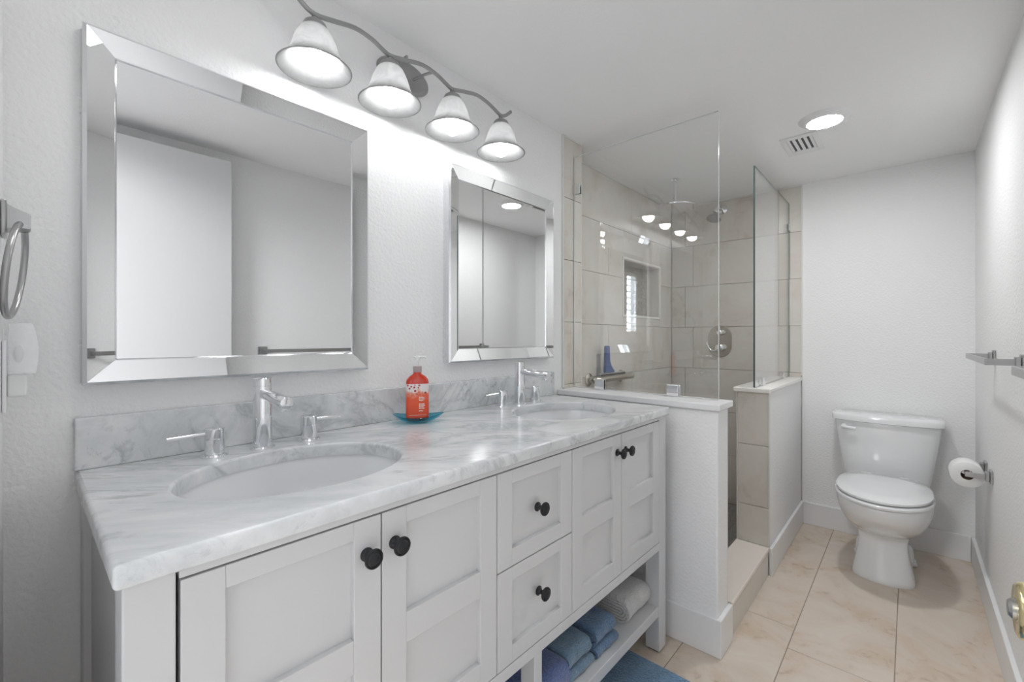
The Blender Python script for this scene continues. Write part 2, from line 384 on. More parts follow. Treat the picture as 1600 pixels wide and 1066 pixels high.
# niche lining
b = B(); nx = SX-ND
tiles(b, 'x', nx, -.006, NY0, NY1, NZ0, NZ1, lambda r: [NY0+.049*k+(.0245 if r % 2 else 0) for k in range(1, 12)], [NZ0+.0235*k for k in range(1, 16)], gap=.002, bev=0)
struct('wall_niche_back', b, M['mosaic_n'])
b = B(); box(b, nx, SX, NY0, NY0+.006, NZ0, NZ1); box(b, nx, SX, NY1-.006, NY1, NZ0, NZ1); box(b, nx, SX, NY0, NY1, NZ0, NZ0+.006); box(b, nx, SX, NY0, NY1, NZ1-.006, NZ1)
struct('wall_niche_sides', b, M['tile'])
t_ = .013
b = B()
box(b, SX-.004, SX+.006, NY0-t_, NY0, NZ0-t_, NZ1+t_, .002); box(b, SX-.004, SX+.006, NY1, NY1+t_, NZ0-t_, NZ1+t_, .002)
box(b, SX-.004, SX+.006, NY0, NY1, NZ1, NZ1+t_, .002); box(b, SX-.004, SX+.006, NY0, NY1, NZ0-t_, NZ0, .002)
struct('trim_1', b, M['cap'])
# caulk and edge trims
b = B()
box(b, -.002, .0085, TY-.008, TY+.003, .93, H, .002)            # white edge strip where paint meets tile
box(b, .724, .731, YF-.004, YF+.001, .93, H, .001)
box(b, SX, SX+.006, SY, YF, H-.007, H); box(b, SX, .726, YF-.006, YF, H-.007, H); box(b, 0.006, .010, TY, SY, H-.007, H)
box(b, -.003, .0075, SY-.004, SY+.002, .93, H, .001)
struct('trim_2', b, M['caulk'])

# ------------------------------------------------------------------ half walls, caps, curb
HX = .712
b = B(); box(b, 0, HX, 1.708, 1.833, 0, .900, .008, seg=3); struct('wall_half_front', b, M['wall'])
b = B(); box(b, 0.0, HX-.004, 1.833, 1.841, 0, .9); tiles(b, 'y', 1.848, -.008, 0, HX-.006, 0, .9, stag(.2, .5), ZJ); struct('wall_half_front_tile', b, M['tile'])
b = B(); box(b, 0.0, .7235, 1.690, 1.856, .900, .925, .004); struct('trim_3', b, M['trim'])
b = B(); box(b, .585, .722, 2.468, YF, 0, .895, .004); struct('wall_half_toilet', b, M['wall'])
b = B(); tiles(b, 'y', 2.460, .008, .578, .720, .135, .895, lambda r: [], [.325, .63]); 
tiles(b, 'x', .577, .008, 2.461, YF, .0, .895, stag(2.6, 2.9), ZJ); struct('wall_half_toilet_tile', b, M['tile'])
b = B(); box(b, .574, .5785, 2.456, 2.462, .135, .895, .001); box(b, .7185, .7235, 2.456, 2.470, .10, .895, .001); struct('trim_4', b, M['caulk'])
b = B(); box(b, .562, .730, 2.440, YF, .895, .917, .004); struct('trim_5', b, M['cap'])
b = B(); box(b, .585, .7135, 1.833, 2.47, 0, .118); struct('wall_curb', b, M['grout_w'])
b = B(); box(b, .7135, .7195, 1.835, 2.458, .0, .119, .001); struct('wall_curb_face', b, M['tile'])
b = B(); box(b, .572, .7225, 1.8495, 2.4595, .118, .137, .004); struct('trim_6', b, M['curb'])

# ------------------------------------------------------------------ baseboards
def bb(name, *boxes):
    b = B()
    for q in boxes: box(b, *q, .003)
    return struct(name, b, M['trim'])
BH = .135; BT = .015
bb('baseboard_right', (XR-BT, XR, .75, YF-BT, 0, BH))
bb('baseboard_far', (.722+BT, XR-BT, YF-BT, YF, 0, BH))
bb('baseboard_half_toilet', (.7225, .7225+BT, 2.452, YF, 0, BH))
bb('baseboard_half_front', (.0, .728, 1.693, 1.709, 0, BH+.004), (.7115, .728, 1.705, 1.836, 0, BH+.004))
bb('baseboard_left', (0, BT, YN, TY-.05, 0, BH))

# ------------------------------------------------------------------ vanity cabinet
XV = .548; Y0, Y1 = .078, 1.632
van = thing('vanity_cabinet', 'long white vanity cabinet with dark knobs and open bottom shelf under the marble top', 'cabinet', (.28, .855, 0))
b = B()
box(b, .022, .526, Y0+.012, Y0+.030, .385, .862); box(b, .022, .526, Y1-.030, Y1-.012, .385, .862)
box(b, .022, .526, Y0+.03, Y1-.03, .385, .400); box(b, .022, .034, Y0+.03, Y1-.03, .4, .862)
box(b, .034, .526, .700, .716, .4, .862); box(b, .034, .526, 1.003, 1.015, .4, .862)
obj('carcass', b, M['cab'], van)
b = B()
box(b, XV-.020, XV, Y0+.055, Y1-.055, .8645, .877, .001)            # top rail
box(b, XV-.040, XV, Y0+.055, Y1-.055, .383, .4115, .001)             # bottom rail
obj('face_frame', b, M['cab'], van)
for x0, y0 in ((XV-.055, Y0), (XV-.055, Y1-.057), (.004, Y0), (.004, Y1-.057)):
    b = B(); box(b, x0, x0+.055, y0, y0+(.052 if y0 == Y0 else .057), 0.006, .877, .0025); l = obj('leg', b, M['cab'], van)
    b = B(); box(b, x0+.008, x0+.047, y0+.008, y0+.046, 0, .007); obj('foot_pad', b, M['rubber'], l)
b = B(); box(b, XV-.045, XV, .845, .875, .160, .384, .002); obj('center_post', b, M['cab'], van)
b = B(); box(b, .02, XV-.004, Y0+.006, Y1-.006, .135, .172, .002); obj('shelf', b, M['cab'], van)
# left side: top and bottom rail over a recessed panel
for z0_, z1_ in ((.383, .43), (.83, .877)):
    b = B(); box(b, .059, XV-.055, Y0+.004, Y0+.018, z0_, z1_, .001); obj('side_rail', b, M['cab'], van)
def knob(y, z, parent, x=XV):
    b = B()
    prof = [(.0115, 0), (.0115, .002), (.0075, .004), (.0052, .009), (.0052, .016), (.009, .0195), (.0155, .021), (.0168, .0235), (.0162, .0262), (.0148, .0268), (.0135, .0255), (.0118, .0262), (.0095, .0285), (.0088, .0284), (.0072, .0290), (.004, .0302), (.0001, .0305)]
    lathe(b, prof, (x, y, z), (1, 0, 0), 36, cap=False)
    obj('knob', b, M['bronze'], parent, smooth=True, angle=50)
def door(name, y0, y1, z0, z1, mid, ky, kz, st=.050, rt=.031, rb=.052):
    b = B(); x0 = XV-.020
    box(b, x0, XV, y0, y0+st, z0, z1, .0012); box(b, x0, XV, y1-st, y1, z0, z1, .0012)
    box(b, x0, XV-.0004, y0+st, y1-st, z1-rt, z1, .001); box(b, x0, XV-.0004, y0+st, y1-st, z0, z0+rb, .001)
    if mid: box(b, x0, XV-.0004, y0+st, y1-st, mid[0], mid[1], .001)
    d = obj(name, b, M['cab'], van)
    spans = [(z0+rb, z1-rt)] if not mid else [(z0+rb, mid[0]), (mid[1], z1-rt)]
    for a, c in spans:
        b = B(); box(b, x0+.002, XV-.011, y0+st-.003, y1-st+.003, a-.003, c+.003); obj('panel', b, M['cab'], d)
    knob(ky, kz, d); return d
ZD0, ZD1 = .414, .8615
mid = (.609, .665)
door('door', .1345, .4195, ZD0, ZD1, mid, .392, .801)
door('door', .4225, .7105, ZD0, ZD1, mid, .447, .803)
door('door', 1.0095, 1.2860, ZD0, ZD1, mid, 1.258, .806)
door('door', 1.2890, 1.5730, ZD0, ZD1, mid, 1.313, .805)
door('drawer', .7135, 1.0065, .6385, ZD1, None, .856, .750, rb=.040)
door('drawer', .7135, 1.0065, ZD0, .6355, None, .860, .540, rb=.040)

# ------------------------------------------------------------------ countertop (marble) with two oval cut-outs
CZ = .907; SK = [(.302, .385), (.302, 1.320)]; SA, SB = .212, .166
b = B(); box(b, 0.001, .560, .069, 1.640, .877, CZ, .006, seg=3)
me = bpy.data.meshes.new('tmp'); b.to_mesh(me); b.free(); slab = bpy.data.objects.new('tmp', me); C.objects.link(slab)
cut = B()
for cx, cy in SK:
    prof = [(1.0, .86), (1.0, CZ-.006), (1.006, CZ-.003), (1.018, CZ-.0008), (1.034, CZ+.0004), (1.034, .95)]
    lathe(cut, prof, (cx, cy, 0), n=96, sx=SB, sy=SA)
bmesh.ops.recalc_face_normals(cut, faces=cut.faces)
cm = bpy.data.meshes.new('tmpc'); cut.to_mesh(cm); cut.free(); co = bpy.data.objects.new('tmpc', cm); C.objects.link(co)
md = slab.modifiers.new('b', 'BOOLEAN'); md.operation = 'DIFFERENCE'; md.object = co; md.solver = 'EXACT'
dg = bpy.context.evaluated_depsgraph_get(); res = bpy.data.meshes.new_from_object(slab.evaluated_get(dg))
b = B(); b.from_mesh(res)
bpy.data.objects.remove(slab); bpy.data.objects.remove(co)
top = obj('countertop', b, M['marble'], at=(.28, .855, .877), smooth=True, angle=50)
for p_ in top.data.polygons:
    if abs(p_.normal.z) > .999: p_.use_smooth = False
tag(top, 'grey veined white marble countertop with two oval sink cut-outs on the white vanity', 'countertop')
b = B(); box(b, 0.001, .020, .069, 1.640, CZ, 1.010, .0025); bs = obj('backsplash', b, M['marble'], at=(.01, .855, CZ)); tag(bs, 'low grey marble backsplash standing along the wall behind the faucets', 'backsplash')

# ------------------------------------------------------------------ sinks
def sink(cx, cy, label):
    t = thing('sink', label, 'sink', (cx, cy, .73), 'undermount sinks in the marble top')
    inner = cr([(1.02, .8765), (1.015, .870), (.99, .845), (.93, .80), (.78, .762), (.50, .744), (.25, .739), (.12, .738)], 5)
    outer = cr([(.12, .728), (.50, .733), (.80, .750), (.96, .793), (1.03, .840), (1.06, .8765)], 5)
    b = B(); lathe(b, outer+inner, (cx, cy, 0), n=72, sx=SB, sy=SA, cap=False)
    # close loop between the last inner and first outer ring is the drain hole rim
    obj('basin', b, M['porc'], t, smooth=True, angle=60)
    b = B(); lathe(b, [(.024, .7375), (.024, .7405), (.020, .7420), (.017, .7410), (.016, .7435), (.001, .7445)], (cx, cy, 0), n=32); obj('drain', b, M['chrome'], t, smooth=True)
sink(*SK[0], 'oval white undermount sink nearest the camera, left end of the marble top')
sink(*SK[1], 'oval white undermount sink at the far end of the marble top beside the shower')

# ------------------------------------------------------------------ faucets
def faucet(y, yl, yr, label, r_ang, l_ang, rlen=.085):
    x = .090
    t = thing('faucet', label, 'faucet', (x, y, CZ), 'three-piece chrome faucets behind the sinks')
    b = B(); r = .0205
    lathe(b, [(.027, 0), (.027, .003), (.025, .0055), (r, .0065), (r, .147), (r-.0006, .1475), (r-.0006, .149), (r, .1495), (r, .1655), (r-.002, .167), (.001, .167)], (x, y, CZ), n=40)
    o = obj('spout_body', b, M['chrome'], t, smooth=True, angle=30)
    b = B(); d = Vector((.165, 0, -.012)).normalized(); p0 = Vector((x+.010, y, CZ+.130)); p1 = p0+d*.135
    cyl(b, p0, p1, .0135, 32, .0012); obj('spout', b, M['chrome'], o, smooth=True, angle=30)
    b = B(); q = p1-d*.016; cyl(b, q+Vector((0, 0, -.019)), q+Vector((0, 0, -.008)), .0085, 20, .001); obj('aerator', b, M['chrome'], o, smooth=True, angle=30)
    for yy, ang, ln in ((yl, l_ang, .085), (yr, r_ang, rlen)):
        b = B(); lathe(b, [(.0265, 0), (.0265, .003), (.0245, .0055), (.0195, .0065), (.0195, .040), (.0188, .0406), (.0188, .0415), (.0195, .0421), (.0195, .061), (.0175, .063), (.001, .063)], (x, yy, CZ), n=40)
        h = obj('handle', b, M['chrome'], t, smooth=True, angle=30)
        b = B(); dv = Vector((math.cos(ang), math.sin(ang), -.02))
        p = Vector((x, yy, CZ+.052)); tube(b, [p+dv*.016, p+dv*ln], .0045, 16); obj('lever', b, M['chrome'], h, smooth=True, angle=40)
faucet(.383, .285, .492, 'chrome faucet with two lever handles behind the nearer sink, left of the red soap bottle', PI/2, -PI/2)
faucet(1.315, 1.215, 1.412, 'chrome faucet with two lever handles behind the far sink, below the smaller-looking mirror', PI, -PI/2-.05, .058)

# ------------------------------------------------------------------ mirrors
def mirror(y0, y1, z0, z1, label):
    t = thing('vanity_mirror', label, 'mirror', (0, (y0+y1)/2, z0), 'bevelled mirrors over the vanity')
    XO, XI, XC, Wf = .036, .0265, .0225, .049
    b = B(); box(b, .001, .020, y0+.004, y1-.004, z0+.004, z1-.004); obj('backing', b, M['mirror_edge'], t)
    b = B(); box(b, .0200, XC, y0+Wf-.004, y1-Wf+.004, z0+Wf-.004, z1-Wf+.004); obj('mirror_glass', b, M['mirror'], t)
    # thin bevel round the centre glass
    O = [(y0, z0), (y1, z0), (y1, z1), (y0, z1)]
    def ins(d): return [(y0+d, z0+d), (y1-d, z0+d), (y1-d, z1-d), (y0+d, z1-d)]
    def strip(da, xa, db, xb, k):
        a, c = ins(da), ins(db); k2 = (k+1) % 4
        return (xa, *a[k]), (xa, *a[k2]), (xb, *c[k2]), (xb, *c[k])
    for k in range(4):
        b = B(); e = .0
        pts = strip(.006, XO, Wf, XI, k)
        back = strip(.006, .020, Wf, .020, k)
        # mitred prism of one frame strip, narrowed a hair so the mitre shows
        f = [b.verts.new(p) for p in pts]; g = [b.verts.new(p) for p in back]
        b.faces.new(f); b.faces.new(list(reversed(g)))
        for i in range(4): b.faces.new((f[i], g[i], g[(i+1) % 4], f[(i+1) % 4]))
        fr = obj('frame_strip', b, M['mirror'], t)
        # outer polished edge bevel
        b = B(); P1 = strip(0, .0300, .0062, XO+.0002, k); P2 = strip(0, .001, .0062, .001, k)
        f = [b.verts.new(p) for p in P1]; g = [b.verts.new(p) for p in P2]
        b.faces.new(f); b.faces.new(list(reversed(g)))
        for i in range(4): b.faces.new((f[i], g[i], g[(i+1) % 4], f[(i+1) % 4]))
        obj('edge', b, M['mirror_edge'], fr)
    # inner bead
    b = B()
    for k in range(4):
        P = strip(Wf-.0012, XI+.0006, Wf+.0022, XC+.0004, k); Q = strip(Wf-.0012, .0205, Wf+.0022, .0205, k)
        f = [b.verts.new(p) for p in P]; g = [b.verts.new(p) for p in Q]
        b.faces.new(f); b.faces.new(list(reversed(g)))
        for i in range(4): b.faces.new((f[i], g[i], g[(i+1) % 4], f[(i+1) % 4]))
    obj('inner_bead', b, M['mirror_edge'], t)
mirror(.079, .694, 1.075, 1.790, 'mirror-framed wall mirror over the nearer sink, left of the red soap bottle')
mirror(1.004, 1.617, 1.079, 1.790, 'mirror-framed wall mirror over the far sink, next to the shower')

# ------------------------------------------------------------------ vanity light
vl = thing('vanity_light', 'four-shade wall light on a wavy nickel bar above the two mirrors', 'light', (0, .83, 2.015))
LX = .103; LY = [.502, .722, .959, 1.194]; LZ = 1.9605
b = B(); R = Matrix(((0, 0, 1), (1, 0, 0), (0, 1, 0)))
lathe(b, [(1, 0.001), (1, .006), (.93, .014), (.80, .018), (.05, .020), (.001, .020)], (0, .836, 2.022), n=56, sx=.098, sy=.052, R=R); obj('canopy_plate', b, M['nickel_l'], vl, smooth=True, angle=50)
key = [(.395, 2.045), (.430, 2.018), (.462, 1.992), (.492, 1.981), (.540, 1.990), (.600, 2.003), (.650, 1.998), (.680, 1.987), (.708, 1.980), (.755, 1.990), (.820, 2.005), (.875, 2.000), (.912, 1.988), (.940, 1.981), (.985, 1.992), (1.05, 2.006), (1.105, 2.000), (1.145, 1.988), (1.171, 1.981), (1.195, 1.990), (1.224, 2.014)]
path = [(LX, y*1.02, 1.17+(z-1.17)*1.02) for y, z in cr(key, 4)]
b = B(); tube(b, path, .0062, 10); obj('bar', b, M['nickel_l'], vl, smooth=True)
for s in (-1, 1):
    b = B(); tube(b, [(.015, .832+s*.030, 2.018), (.060, .832+s*.045, 2.026), (LX, .832+s*.052, 2.021)], .0045, 10); obj('arm', b, M['nickel_l'], vl, smooth=True)
for y in LY:
    b = B(); lathe(b, [(.006, .036), (.006, .022), (.010, .0205), (.018, .0185), (.026, .012), (.0295, .004), (.0300, -.004), (.028, -.0045)], (LX, y, LZ), n=36)
    lathe(b, [(.008, .030), (.008, .034)], (LX, y, LZ), n=20); cup = obj('socket_cup', b, M['nickel_l'], vl, smooth=True, angle=50)
    pr_ = cr([(.0285, .000), (.0360, -.006), (.0430, -.018), (.0505, -.036), (.0560, -.054), (.0625, -.072), (.0730, -.088), (.0835, -.098), (.0900, -.103)], 5)
    inn = [(r-.0035, h-.0005) for r, h in reversed(pr_)]
    b = B(); lathe(b, pr_+inn, (LX, y, LZ), n=56, cap=False); obj('lamp_shade', b, M['shade'], cup, smooth=True, angle=60)
    b = B(); sph(b, (LX, y, LZ-.086), .0305, n=28); cyl(b, (LX, y, LZ-.07), (LX, y, LZ-.025), .014, 20); obj('bulb', b, M['bulb'], cup, smooth=True)

# ------------------------------------------------------------------ soap bottle on a glass dish
BX, BY = .098, .822
dish = B(); n = 48; rings = []
dv = Vector((.55, .835, 0)).normalized(); dn = Vector((dv.y, -dv.x, 0))
dl = Vector((1.144, -.81, 0)).normalized(); du = Vector((-dl.y, dl.x, 0))   # du runs left-right in the picture
def dishring(s, h, curl=0):
    out = []
    for i in range(n):
        a = 2*PI*i/n; u = math.cos(a); v = math.sin(a)
        uu = u*.074*s*(1+.12*max(0, u)); vv = v*.046*s*(1-.35*max(0, u)**2)
        hh = h*(1+.55*abs(u)**2.2)
        out.append(dish.verts.new(Vector((BX, BY, CZ+.0015+hh))+du*uu+dl*vv))
    return out
for s, h in ((.02, 0), (.35, .0), (.6, .0025), (.82, .0085), (1.0, .0165), (.97, .0175), (.80, .0115), (.6, .0055), (.35, .0035), (.02, .0035)): rings.append(dishring(s, h))
for a, c in zip(rings, rings[1:]):
    for i in range(n): dish.faces.new((a[i], a[(i+1) % n], c[(i+1) % n], c[i]))
dish.faces.new(rings[0]); dish.faces.new(rings[-1])
o = obj('glass_dish', dish, M['dish'], at=(BX, BY, CZ), smooth=True); tag(o, 'turquoise glass leaf-shaped dish under the red soap bottle', 'dish')
ZB = CZ+.0052
bot = thing('soap_bottle', 'red pump soap bottle with orange and white floral label standing on the turquoise dish', 'bottle', (BX, BY, ZB))
rotB = Matrix.Rotation(math.atan2(-.74, 1.144), 3, 'Z')
def sring(bm, hw, hd, z, e=3.2, n=48):
    out = []
    for i in range(n):
        a = 2*PI*i/n; c_, s_ = math.cos(a), math.sin(a)
        v = Vector((hd*math.copysign(abs(c_)**(2/e), c_), hw*math.copysign(abs(s_)**(2/e), s_), 0))
        out.append(bm.verts.new(rotB@v+Vector((BX, BY, ZB+z))))
    return out
b = B(); prof = [(.031, .015, 0), (.0335, .0175, .004), (.0345, .0185, .010), (.0345, .0185, .118), (.033, .0178, .127), (.026, .0155, .136), (.017, .0130, .142), (.0125, .0125, .146), (.0118, .0118, .152)]
rg = [sring(b, *p, e=(3.4 if p[2] < .13 else 2.4)) for p in prof]
for a, c in zip(rg, rg[1:]):
    for i in range(48): b.faces.new((a[i], a[(i+1) % 48], c[(i+1) % 48], c[i]))
b.faces.new(rg[0]); b.faces.new(rg[-1]); obj('body', b, M['soap'], bot, smooth=True)
b = B()   # label wraps the front half
for z0, z1 in ((.012, .115),):
    rows = []
    for z in (z0, z1):
        row = []
        for i in range(25):
            a = -PI/2*.93+PI*.93*i/24; c_, s_ = math.cos(a), math.sin(a)
            v = Vector((.0191*math.copysign(abs(c_)**(2/3.4), c_), .0351*math.copysign(abs(s_)**(2/3.4), s_), 0))
            row.append(b.verts.new(rotB@v+Vector((BX, BY, ZB+z))))
        rows.append(row)
    for i in range(24): b.faces.new((rows[0][i], rows[0][i+1], rows[1][i+1], rows[1][i]))
lab = obj('label', b, M['label'], bot, smooth=True, label='white floral over orange front label')
b = B(); rnd = random.Random(4)
for (z, w_) in ((.072, .016), (.0675, .019), (.063, .013), (.052, .017), (.0475, .019), (.043, .015), (.0385, .017), (.031, .012)):
    yy = .004
    while yy < .004+w_:
        c_ = min(.0035, .004+w_-yy)
        p = [rotB@Vector((.0196, u, 0))+Vector((BX, BY, ZB+zz)) for u, zz in ((yy, z), (yy+c_*.8, z), (yy+c_*.8, z+.0026), (yy, z+.0026))]
        b.faces.new([b.verts.new(q) for q in p]); yy += .0038
p = [rotB@Vector((.0196, u, 0))+Vector((BX, BY, ZB+zz)) for u, zz in ((-.026, .019), (.027, .019), (.027, .0197), (-.026, .0197))]
b.faces.new([b.verts.new(q) for q in p])
obj('label_print', b, M['print'], lab)
b = B(); lathe(b, [(.0125, .150), (.0135, .151), (.0135, .166), (.012, .1685), (.004, .169)], (BX, BY, ZB), n=28); obj('collar', b, M['pinkcap'], bot, smooth=True, label='pinkish grey collar')
b = B(); cyl(b, (BX, BY, ZB+.168), (BX, BY, ZB+.196), .0035, 14)
pd = rotB@Vector((0, 1, 0))
lathe(b, [(.0075, .186), (.0075, .198), (.006, .2), (.001, .2)], (BX, BY, ZB), n=20)
c0 = Vector((BX, BY, ZB+.197)); tube(b, [c0-pd*.010, c0+pd*.012, c0+pd*.024, c0+pd*.027+Vector((0, 0, -.005))], .0035, 10, rs=[.004, .0045, .0032, .0028]); obj('pump', b, M['clearpump'], bot, smooth=True, label='clear white pump head')

# ------------------------------------------------------------------ towels on the shelf
def folded(name, label, y0, y1, x0, x1, z0, z1, layers, m, seed, grp='folded towels on the vanity shelf', sag=.0, tq=0, tilt=0.0):
    """folded cloth: nested U folds opening to the back, rounded edge to the front (+x)"""
    b = B(); rnd = random.Random(seed); Ht = z1-z0; t = Ht/(2*layers)
    ny = 14
    for L in range(layers):
        ro = Ht/2-L*t+(-.0006 if L else 0); ri = max(ro-t*.80, .0006); zc = z0+Ht/2
        ph = rnd.uniform(0, 6)
        xc = x1-Ht/2
        def section(y, e):
            wob = .0022*math.sin(9*y*6+ph)+.0016*math.sin(31*y*4+ph*2)
            pts = []
            N = 12; XB = x0+L*.01
            for r_, rev in ((ro, False), (ri, True)):
                seq = [(XB, zc+r_)]+[(XB+(xc-XB)*q, zc+r_+(.0018*math.sin(q*7+ph) if r_ == ro and L == 0 else 0)) for q in (.3, .6, .85)]
                seq += [(xc+math.sin(PI*k/N)*r_*(.80), zc+math.cos(PI*k/N)*r_) for k in range(N+1)]
                seq += [(XB+(xc-XB)*q, zc-r_) for q in (.85, .6, .3)]+[(XB, zc-r_)]
                if rev: seq.reverse()
                pts += seq
            out = []
            for (x, z) in pts:
                dz = (z-z0)
                out.append((x+wob*.7*(1 if x > xc else .4), y, z0+max(0, dz*(1-e*.10))+wob*.3*(dz/Ht)+tilt*(y-y0)*(dz/Ht)))
            return out
        rows = []
        for j in range(ny+1):
            f = j/ny; y = y0+(y1-y0)*f; e = (abs(2*f-1))**6
            rows.append([b.verts.new(p) for p in section(y+rnd.uniform(-.001, .001)*(0 < j < ny), e)])
        n = len(rows[0])
        for r0, r1 in zip(rows, rows[1:]):
            for i in range(n): b.faces.new((r0[i], r0[(i+1) % n], r1[(i+1) % n], r1[i]))
        b.faces.new(rows[0]); b.faces.new(list(reversed(rows[-1])))
    o = obj(name, b, m, at=((x0+x1)/2, (y0+y1)/2, z0), smooth=True, angle=70); tag(o, label, 'towel', grp); return o
ZS = .1722
folded('folded_towel', 'pale grey towel folded in thick layers at the far end of the vanity shelf', 1.400, 1.572, .20, .526, ZS, ZS+.088, 4, M['t_white'], 1)
folded('folded_towel', 'steel blue towel folded on top, beside the pale grey towel', 1.190, 1.310, .22, .520, ZS+.0305, ZS+.088, 2, M['t_blue'], 2)
folded('folded_towel', 'thin steel blue towel underneath, beside the pale grey towel', 1.188, 1.318, .20, .524, ZS, ZS+.030, 1, M['t_blue'], 3)
folded('folded_towel', 'dusty blue towel on top, between the periwinkle and steel blue towels', 1.046, 1.165, .22, .516, ZS+.0305, ZS+.088, 2, M['t_teal'], 4)
folded('folded_towel', 'thin dusty blue towel underneath, between the periwinkle and steel blue towels', 1.046, 1.174, .20, .520, ZS, ZS+.030, 1, M['t_teal'], 5)
folded('folded_towel', 'fluffy periwinkle blue towel beside the shelf post', .880, 1.042, .22, .530, ZS, ZS+.086, 2, M['t_violet'], 6)
folded('folded_towel', 'navy towel folded left of the shelf post', .66, .830, .20, .500, ZS, ZS+.092, 2, M['t_navy'], 7)

# ------------------------------------------------------------------ bath mat
b = B(); box(b, .43, 1.00, .72, 1.505, .001, .014, .005)
mt = obj('bath_mat', b, M['mat'], at=(.7, 1.1, 0), smooth=True); tag(mt, 'slate blue pile bath mat on the tile floor in front of the vanity', 'mat')

# ------------------------------------------------------------------ shower glass
def pane(x0, x1, y0, y1, z0, z1, ax, edge):
    b = B(); box(b, x0, x1, y0, y1, z0, z1)
    for f in b.faces:
        n_ = f.normal if f.normal.length else f.calc_center_median()
        f.normal_update(); k = max(range(3), key=lambda i: abs(f.normal[i])); f.material_index = 0 if k == ax else 1
    return b
g1 = thing('shower_glass_panel', 'clear frameless glass panel standing on the low wall beside the vanity', 'glass panel', (.34, 1.82, .925))
obj('glass_pane', pane(.009, .681, 1.815, 1.825, .927, 2.055, 1, 0), [M['glass'], M['glass_edge_l']], g1)
for x in (.154, .502):
    b = B(); box(b, x-.024, x+.024, 1.807, 1.8148, .926, .972, .0015); box(b, x-.024, x+.024, 1.8252, 1.833, .926, .972, .0015); obj('clamp', b, M['chrome'], g1)
b = B(); box(b, .0065, .046, 1.807, 1.8148, 1.870, 1.918, .0015); box(b, .0065, .046, 1.8252, 1.833, 1.870, 1.918, .0015); obj('clamp', b, M['chrome'], g1)
g2 = thing('shower_glass_panel', 'clear frameless glass panel standing on the low wall beside the toilet', 'glass panel', (.657, 2.88, .917))
obj('glass_pane', pane(.653, .661, 2.452, 3.306, .919, 2.030, 0, 0), [M['glass'], M['glass_edge']], g2)
for y in (2.60, 3.12):
    b = B(); box(b, .645, .6528, y-.023, y+.023, .918, .962, .0015); box(b, .6612, .669, y-.023, y+.023, .918, .962, .0015); obj('clamp', b, M['chrome'], g2)
b = B(); box(b, .645, .6528, 3.262, 3.3095, 1.85, 1.895, .0015); box(b, .6612, .669, 3.262, 3.3095, 1.85, 1.895, .0015); obj('clamp', b, M['chrome'], g2)

# ------------------------------------------------------------------ shower fittings
rh = thing('rain_shower_head', 'round flat rain shower head hanging from the ceiling behind the glass', 'shower head', (.168, 2.678, H))
c = Vector((.168, 2.678, 0))
b = B(); lathe(b, [(.030, H-.0005), (.030, H-.004), (.024, H-.009), (.010, H-.012)], c, n=32); obj('ceiling_flange', b, M['chrome'], rh, smooth=True)
b = B(); cyl(b, c+Vector((0, 0, H-.14)), c+Vector((0, 0, H-.008)), .0095, 20); sph(b, c+Vector((0, 0, H-.148)), .017); obj('arm', b, M['chrome'], rh, smooth=True)
b = B(); lathe(b, [(.014, H-.155), (.016, H-.163), (.060, H-.168), (.116, H-.170), (.119, H-.173), (.118, H-.178), (.001, H-.179)], c, n=56); obj('head', b, M['chrome'], rh, smooth=True, angle=50)
sh = thing('showerhead', 'small angled chrome shower head on the far tiled shower wall', 'shower head', (.255, YF, 2.07))
b = B(); lathe(b, [(.031, .0005), (.031, .004), (.022, .012), (.011, .014)], (.255, YF, 2.07), (0, -1, 0), 32); obj('wall_flange', b, M['chrome'], sh, smooth=True)
b = B(); tube(b, cr([(.255, YF-.01, 2.07), (.255, YF-.07, 2.072), (.252, YF-.11, 2.058), (.249, YF-.125, 2.042)], 5), .0095, 14); sph(b, (.248, YF-.13, 2.033), .016); obj('arm', b, M['chrome'], sh, smooth=True)
dd = Vector((-.10, -.35, -.93)).normalized()
b = B(); lathe(b, [(.012, 0), (.014, .012), (.022, .022), (.038, .038), (.046, .046), (.047, .052), (.044, .055), (.001, .055)], Vector((.247, YF-.135, 2.026)), dd, 36); obj('head', b, M['nickel'], sh, smooth=True, angle=45)
va = thing('shower_valve', 'oval plate shower valve with two chrome knobs on the far tiled wall', 'valve', (.238, YF, 1.142))
pts = []
for k in range(17): a = PI*k/16; pts.append((.238+.078*math.cos(a), 1.142+.035+.078*math.sin(a)))
for k in range(17): a = PI+PI*k/16; pts.append((.238+.078*math.cos(a), 1.142-.035+.078*math.sin(a)))
b = B(); prism(b, pts, YF-.009, YF-.0005, 'y'); bmesh.ops.bevel(b, geom=[e for e in b.edges if all(abs(v.co.y-(YF-.009)) < 1e-5 for v in e.verts)], offset=.004, segments=3, affect='EDGES'); obj('plate', b, M['nickel_w'], va, smooth=True)
for z, r in ((1.205, .019), (1.098, .026)):
    b = B(); cyl(b, (.246, YF-.009, z), (.246, YF-.055, z), r, 32, .003); kn = obj('control_knob', b, M['chrome'], va, smooth=True)
    b = B()
    if z > 1.15: tube(b, [(.246, YF-.045, z+.015), (.246, YF-.045, z+.045)], .004, 10)
    else: tube(b, cr([(.246, YF-.05, z-.005), (.215, YF-.055, z-.022), (.188, YF-.06, z-.012), (.170, YF-.06, z+.022), (.166, YF-.06, z+.040)], 5), .006, 12)
    obj('lever', b, M['chrome'], kn, smooth=True)
gb = thing('grab_bar', 'warm nickel grab bar on the tiled wall behind the shower glass', 'grab bar', (SX, 2.34, .932))
for y in (2.135, 2.50):
    b = B(); lathe(b, [(.037, .0005), (.037, .006), (.030, .011), (.018, .013)], (SX, y, .932), (1, 0, 0), 36); obj('wall_flange', b, M['nickel_w'], gb, smooth=True)
